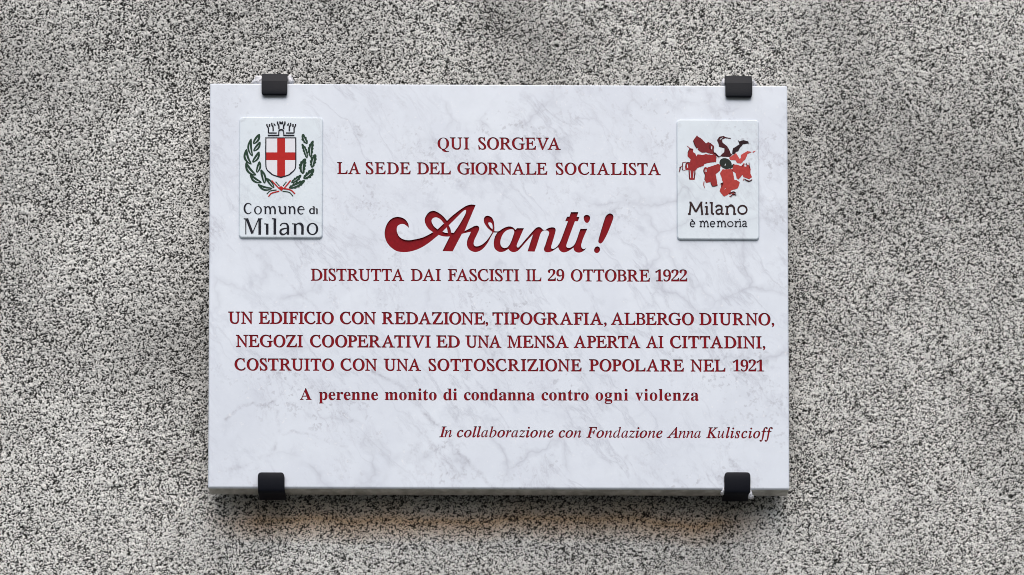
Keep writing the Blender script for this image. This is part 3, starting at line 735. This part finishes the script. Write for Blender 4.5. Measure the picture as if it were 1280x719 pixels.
rd += [[la(ribbon([(315,525),(390,605)], 12, sm=False))], [oa(ribbon([(45,600),(106,525)], 12, sm=False))], [la(ribbon([(284,686),(312,655),(392,631)], 11))], [oa(ribbon([(38,606),(105,620),(150,658)], 12))],
       [oa([(-16,602),(10,580),(42,604),(12,630)])]]
sheet('green_ribbon', gr, YT, M_GREEN, crest); sheet('red_ribbon', rd, YT - 0.0001, M_CROSS, crest)

# lettering of the tiles
def words_on(tile_, cv, glyphs, mat, label, base_px, bold=1.16):
    x_, z_ = at(*base_px, YT); e = empty('lettering', (x_, YT, z_), label, parent=tile_)
    for g in glyphs:
        polys = []
        for it in g:
            if it[0] == 'E':      # ring: outer, inner
                polys.append([cv(ell(*it[1])), cv(ell(*it[2]))])
            elif it[0] == 'D': polys.append([cv(ell(*it[1]))])
            else: polys.append([cv(ribbon(it[0], np.maximum(np.array(it[1]) * bold, 12.5).tolist() if hasattr(it[1], '__len__') else [max(it[1] * bold, 12.5)] * len(it[0]), 6, it[2] if len(it) > 2 else True))])
        sheet('letter', polys, YT, mat, e, step=0.00003)
def arc(cx, cy, rx_, ry_, a0, a1, n=14):
    return [(cx + rx_ * math.cos(rad(a0 + (a1 - a0) * i / (n - 1))), cy - ry_ * math.sin(rad(a0 + (a1 - a0) * i / (n - 1)))) for i in range(n)]
cv = conv(298, 246, 12.075)
def n_arch(x0, x1, yt, yb, a, b_): return ([(x0, yt + 40), (x0 + (x1-x0)*.2, yt + 14), (x0 + (x1-x0)*.5, yt + 2), (x0 + (x1-x0)*.8, yt + 12), (x1, yt + 45), (x1, yb)], [a, a, a*1.6, b_, b_, b_])
G1 = [
 [(arc(150,178,58,78,40,320,18), [12,10,12,20,24,24,20,12,10,11])],
 [('E', (296,205,60,62), (296,205,37,52))],
 [([(408,150),(408,262)], 22, False), ([(382,149),(410,152)], 9, False), n_arch(410,480,148,262,9,22), n_arch(482,553,148,262,9,22)],
 [([(627,148),(627,215),(642,246),(668,256),(692,244),(706,220)], [22,22,22,16,10,9]), ([(708,148),(708,262)], 22, False), ([(602,150),(630,152)], 9, False), ([(684,150),(710,152)], 9, False)],
 [([(775,150),(775,262)], 22, False), ([(750,149),(777,152)], 9, False), n_arch(777,848,148,262,9,22)],
 [(arc(948,205,46,58,5,310,18), [10,10,12,20,24,22,14,10,9]), ([(905,197),(992,195)], 10, False)],
 [([(1140,196),(1118,182),(1090,188),(1078,216),(1088,246),(1112,256),(1140,240)], [8,10,16,20,16,10,8]), ([(1142,150),(1142,262)], 19, False), ([(1120,150),(1144,152)], 8, False)],
 [([(1186,180),(1186,262)], 19, False), ([(1166,181),(1188,183)], 8, False)],
]
words_on(t1, cv, G1, M_BLACKINK, 'thin black letters reading "Comune di"', (305, 268))
G2 = [
 [([(112,338),(112,568)], 13, False), ([(80,334),(150,334)], 11, False), ([(128,332),(212,555)], [34,34], False), ([(212,552),(305,336)], [11,13], False), ([(322,332),(322,572)], 34, False), ([(298,334),(362,334)], 11, False)],
 [([(435,408),(435,572)], 33, False), ([(392,410),(440,414)], 12, False)],
 [([(550,330),(550,572)], 34, False), ([(506,332),(556,334)], 12, False)],
 [([(634,440),(652,412),(692,402),(732,415),(748,455),(748,480)], [20,14,14,22,32,32]), ([(748,470),(748,572)], 32, False), ([(742,474),(690,482),(645,502),(634,536),(656,566),(700,564),(742,524)], [10,16,24,30,26,14,9])],
 [([(856,405),(856,572)], 33, False), ([(810,408),(860,412)], 12, False), n_arch(860,966,402,572,12,33)],
 [('E', (1118,487,88,92), (1118,487,55,76))],
]
words_on(t1, cv, G2, M_BLACKINK, 'bold black letters reading "Milano"', (305, 293.5))
cv2 = conv(845, 246, 12.075)
def slab_i(x, xh, bl, w, lf=32, rt=26): return [([(x - lf, xh + w/2.6), (x, xh + w/2.6)], w * .8, False), ([(x, xh), (x, bl)], w, False), ([(x - rt, bl - w*.35), (x + rt, bl - w*.35)], w * .75, False)]
G3 = [
 [([(206,268),(226,88)], 25, False), ([(226,92),(300,232)], 25, False), ([(300,232),(378,92)], 25, False), ([(376,88),(396,268)], 25, False), ([(180,262),(222,262)], 20, False), ([(380,262),(412,262)], 20, False), ([(202,87),(232,87)], 20, False), ([(370,87),(398,87)], 20, False)],
 slab_i(465,142,272,25) + [('D', (458,94,15,15))],
 [([(508,92),(545,92)], 20, False), ([(541,82),(541,235),(552,258),(575,262)], 25)],
 [([(598,160),(622,138),(655,133),(685,150),(691,185),(691,255),(722,262)], 24), ([(688,192),(640,195),(608,222),(622,258),(660,260),(688,232)], [18,22,24,24,20,14])],
 slab_i(772,138,272,25) + [n_arch(776,877,132,255,20,25), ([(862,262),(908,262)], 19, False)],
 [('E', (1003,198,78,76), (1003,198,52,50))],
]
words_on(t2, cv2, G3, M_BROWNINK, 'dark brown slab letters reading "Milano"', (860, 268.3))
def e_(cx): return [(arc(cx,414,34,41,0,315,16), 14), ([(cx-36,412),(cx+38,412)], 12, False)]
def m_(x): return slab_i(x,368,458,14,22,18) + [n_arch(x+2,x+53,368,452,11,14), ([(x+40,454),(x+66,454)], 10, False), n_arch(x+55,x+107,368,452,11,14), ([(x+94,454),(x+124,454)], 10, False)]
G4 = [
 e_(250) + [([(233,342),(256,360)], [10,14], False)],
 m_(375), e_(553), m_(636),
 [('E', (820,414,48,45), (820,414,33,31))],
 slab_i(902,368,458,14,20,20) + [([(904,405),(922,378),(948,380)], 14)],
 slab_i(970,368,458,14,20,18) + [('D', (962,345,10,10))],
 [([(1004,386),(1020,372),(1042,372),(1056,390),(1056,448),(1076,453)], 14), ([(1055,408),(1025,412),(1005,430),(1018,452),(1042,448),(1055,434)], [10,13,14,14,11,9])],
]
words_on(t2, cv2, G4, M_BLACKINK, 'small dark slab letters reading "è memoria"', (862, 284))
# red flower
f5 = conv(845, 160, 7.98); f6 = conv(893, 160, 7.98)
x_, z_ = at(898, 246, YT)
flower = empty('flower_emblem', (x_, YT, z_), 'brush-drawn flower with red petals and dark green centre', parent=t2)
def ragged(lp, rnd):
    o = []
    for a, b_ in zip(lp, lp[1:] + lp[:1]):
        d = Vector(b_) - Vector(a); n_ = max(1, int(d.length / 0.9)); nn = Vector((-d.y, d.x)).normalized()
        for k_ in range(n_): o.append(tuple(Vector(a) + d * (k_ / n_) + nn * (0 if k_ == 0 else rnd.uniform(-.22, .22))))
    return o
_pr = random.Random(4)
def petal(polys, mi, lab=None): sheet('petal', [[ragged(l, _pr) if k_ == 0 and len(l) > 9 else l for k_, l in enumerate(p)] for p in polys], YT, M_P[mi], flower, label=lab)
petal([[f5([(210,75),(225,92),(245,100),(272,128),(300,155),(320,140),(350,158),(380,180),(375,230),(388,265),(345,258),(300,245),(260,248),(232,232),(215,215),(222,202),(205,205),(170,130),(188,100)]), f5([(352,178),(362,186),(358,215),(350,212)])]], 0)
petal([[f5([(120,185),(150,205),(170,215),(170,242),(195,260),(205,285),(215,265),(265,270),(300,262),(350,268),(395,265),(405,300),(400,340),(350,345),(285,358),(275,380),(215,400),(190,430),(195,450),(185,517),(135,517),(125,420),(95,425),(92,390),(105,345),(140,345),(145,315),(115,282),(115,250),(135,215)]),
        f5([(136,424),(144,424),(150,500),(143,502)]), f5([(176,430),(183,430),(176,502),(170,502)]), f5([(108,365),(118,362),(120,398),(112,400)])],
       [f5(ribbon([(100,342),(68,346),(62,418),(88,424)], 5, sm=False))], [f5(ribbon([(58,384),(40,392),(32,442)], 6, sm=False))], [f5(ribbon([(112,182),(140,205),(172,212)], 5, sm=False))]], 1)
petal([[f5([(285,390),(310,397),(420,360),(445,370),(439,425),(395,465),(405,510),(415,575),(365,582),(345,540),(300,550),(285,520),(290,460),(280,420)]), f5([(292,415),(303,412),(306,440),(296,442)])],
       [f5(ribbon([(280,535),(277,570),(288,602)], [9,8,4]))]], 2)
petal([[f6([(92,80),(45,92),(25,122),(40,155),(45,188),(100,205),(98,240),(50,285),(150,290),(182,268),(160,252),(145,210),(122,180),(82,147),(76,117),(108,102),(165,112),(160,100),(115,93)]), f6([(50,112),(85,92),(88,96),(58,118)])]], 3)
petal([[f6([(235,122),(250,135),(290,122),(335,135),(345,155),(285,165),(255,200),(238,232),(215,240),(195,266),(175,255),(185,205),(250,165)])]], 4)
petal([[f6([(145,300),(215,252),(235,280),(248,308),(264,303),(265,270),(330,230),(370,242),(330,262),(310,310),(265,356),(225,350),(212,325),(160,320)])], [f6(ribbon([(382,245),(408,230)], [10,6], sm=False))]], 5)
petal([[f6([(185,360),(270,380),(290,352),(350,375),(362,410),(360,460),(375,490),(350,512),(290,490),(280,470),(240,515),(220,500),(210,450),(180,430)]), f6([(300,362),(322,366),(318,388),(298,384)])],
       [f6(ribbon([(345,345),(347,400)], 5, sm=False))], [f6(ribbon([(300,512),(350,532),(376,515)], 6, sm=False))], [f6(ribbon([(288,525),(296,505)], 6, sm=False))]], 7)
petal([[f6([(80,415),(180,410),(190,470),(200,520),(222,520),(255,545),(235,602),(165,625),(160,652),(95,687),(50,630),(70,580),(60,560),(85,550),(72,500),(55,455)]), f6([(100,610),(112,600),(114,605),(102,616)])],
       [f6(ribbon([(150,662),(215,648)], 6, sm=False))], [f6(ribbon([(150,686),(182,668),(215,668)], 7, sm=False))], [f6(ribbon([(185,640),(195,676)], 5, sm=False))]], 8)
M_STROKE = painted('dark_brush_print', srgb(86, 22, 30, .8), 0.35, 0.1)
sheet('brush_strokes', [[f5(ribbon(q, w_, 5))] for q, w_ in (
    ([(283,398),(276,430),(290,470),(284,518)], [4,9,7,5]), ([(128,428),(134,512)], 7), ([(190,432),(180,512)], 8), ([(92,392),(104,350),(140,346)], [5,8,4]),
    ([(116,252),(134,218),(168,212)], [4,8,6]), ([(345,545),(365,582),(414,575)], [4,7,4]), ([(376,182),(372,232),(386,262)], [5,9,5]), ([(350,150),(330,190),(352,222)], [3,6,3]),
    ([(172,132),(190,175),(206,204)], [4,7,4]), ([(68,346),(62,380),(66,420)], [8,5,7]), ([(36,392),(46,400),(30,440)], [8,6,5]), ([(395,268),(425,290),(438,288)], [8,5,4]))]
    + [[f6(ribbon(q, w_, 5))] for q, w_ in (([(286,362),(280,384)], 5), ([(318,352),(325,380)], 4), ([(346,356),(350,402)], 5), ([(300,514),(345,533),(374,520)], [6,9,4]), ([(148,655),(190,640),(214,652)], [5,7,4]),
    ([(162,688),(186,664),(218,672)], [6,8,4]), ([(62,560),(84,552),(70,585)], [7,5,6]), ([(0,250),(22,268),(45,292)], [10,6,5]))], YT - 0.00005, M_STROKE, flower)
sheet('flower_centre', [[f6(ell(112,356,64,50,rad(28))), f6(ell(108,368,5,12,rad(15)))], [f6(ribbon([(150,395),(175,385),(190,362)], [30,22,6]))]], YT - 0.0001, M_P[6], flower)

# ------------------------------------------------------------------ the four metal clips
def strap(path, halfw, thick, cx, name, parent):
    """bent flat bar: path of (y, z) outer-face points, half widths per station"""
    n_ = len(path); V, F = [], []
    for i, (y, z) in enumerate(path):
        a = Vector(path[max(0, i - 1)]); b_ = Vector(path[min(n_ - 1, i + 1)]); t = (b_ - a).normalized()
        nn = Vector((-t.y, t.x)) * strap.side
        h_ = halfw[i]; iy, iz = y + nn.x * thick, z + nn.y * thick
        V += [(cx - h_, y, z), (cx + h_, y, z), (cx + h_, iy, iz), (cx - h_, iy, iz)]
    for i in range(n_ - 1):
        a = i * 4; b2 = a + 4
        for k_ in range(4): F.append((a + k_, a + (k_ + 1) % 4, b2 + (k_ + 1) % 4, b2 + k_))
    F += [(0, 3, 2, 1), tuple((n_ - 1) * 4 + k_ for k_ in range(4))]
    o = mesh_obj(name, V, F, M_CLIP, parent)
    bm = bmesh.new(); bm.from_mesh(o.data); bmesh.ops.recalc_face_normals(bm, faces=bm.faces); bm.to_mesh(o.data); bm.free()
    mo = o.modifiers.new('bevel', 'BEVEL'); mo.width = 0.0008; mo.segments = 3; mo.limit_method = 'ANGLE'; mo.angle_limit = rad(25)
    o.data.polygons.foreach_set('use_smooth', [True] * len(o.data.polygons))
    return o
def blob(parent, cx, cy, cz, sx, sy, sz, seed, pts=None):
    bm = bmesh.new(); bmesh.ops.create_icosphere(bm, subdivisions=3, radius=1)
    for v in bm.verts:
        d = 1 + 0.45 * noise.noise(v.co * 1.7 + Vector((seed * 7.3, 0, 0))) + 0.2 * noise.noise(v.co * 4 + Vector((seed, 3, 0)))
        v.co = Vector((v.co.x * sx, v.co.y * sy, v.co.z * sz)) * d
        v.co += Vector((cx, cy, cz))
    V = [v.co.copy() for v in bm.verts]; F = [tuple(v.index for v in f.verts) for f in bm.faces]; bm.free()
    return mesh_obj('silicone_dab', V, F, M_SIL, parent, smooth=True)
PF = -T - 0.0042          # front of a clip's flap
def top_clip(px, pyb, wpx, label, dabs):
    cx = at(px, pyb, PF)[0]; zb = at(px, pyb, PF)[1]; hw = wpx * 1.0185 / 2000 * .995
    zt = H / 2
    r = empty('metal_clip', (cx, 0, zb), label, 'clip', 'dark metal clips holding the plaque')
    P = [(PF + .0012, zb), (PF + .0003, zb + .0012), (PF, zb + .0035), (PF, zb + .008), (PF, zt + .0005), (PF + .0005, zt + .0014), (PF + .0030, zt + .0095), (PF + .0048, zt + .0125), (PF + .009, zt + .0148), (-.012, zt + .0150), (.003, zt + .0150)]
    Wd = [hw - .0022, hw - .0008, hw - .0001, hw, hw, hw, hw, hw, hw, hw, hw]
    strap.side = -1; strap(P, Wd, 0.0040, cx, 'bent_strap', r)
    for (dx, dz, sx, sz, sd_) in dabs: blob(r, cx + dx, -T + .0060, zt + dz, sx, .005, sz, sd_)
    return r
def bot_clip(px, pyt, wpx, label, dabs):
    cx = at(px, pyt, PF)[0]; zt = at(px, pyt, PF)[1]; hw = wpx * 1.0185 / 2000 * .995
    zb = -H / 2
    r = empty('metal_clip', (cx, 0, zb - .006), label, 'clip', 'dark metal clips holding the plaque')
    P = [(PF + .0008, zt), (PF, zt - .0009), (PF, zt - .0024), (PF, zt - .0045), (PF, zt - .0095), (PF + .0006, zt - .0125), (PF + .0010, zb - .0020), (PF + .0022, zb - .0045), (PF + .0048, zb - .0060), (-.014, zb - .0062), (-.012, zb - .004), ]
    Wd = [hw - .0040, hw - .0022, hw - .0008, hw - .0001, hw, hw, hw, hw, hw, hw, hw]
    strap.side = 1; strap(P[:-1], Wd[:-1], 0.0040, cx, 'bent_strap', r)
    for (dx, dz, sx, sz, sd_) in dabs: blob(r, cx + dx, -T + .0035, zb + dz, sx, .005, sz, sd_)
    return r
top_clip(342.8, 118.6, 32.0, 'upper left dark metal clip over the plaque edge, above the crest tile', [(-.0195, .0068, .0070, .0055, 1), (-.0245, .0035, .0060, .0040, 2), (-.0180, .0030, .0060, .0040, 12), (.0180, .0070, .0048, .0060, 3), (.0205, .0035, .0045, .0035, 4)])
top_clip(923.8, 121.4, 33.5, 'upper right dark metal clip over the plaque edge, above the flower tile', [(-.0182, .0055, .0042, .0060, 5), (.0182, .0050, .0042, .0055, 6), (.0212, .0022, .0035, .0030, 7)])
bot_clip(338.8, 590.2, 33.0, 'lower left dark metal clip under the plaque, below the crest tile', [])
bot_clip(921.8, 590.0, 32.5, 'lower right dark metal clip with white silicone showing at its sides, below the flower tile', [(-.0163, .0050, .0013, .0075, 8), (-.0170, -.0010, .0022, .0055, 9), (-.0185, -.0035, .0020, .0016, 14), (.0163, .0010, .0012, .0085, 10), (.0172, -.0060, .0026, .0045, 11), (.0196, -.0085, .0022, .0014, 15)])

for o in bpy.data.objects:
    if '_at' in o: del o['_at']
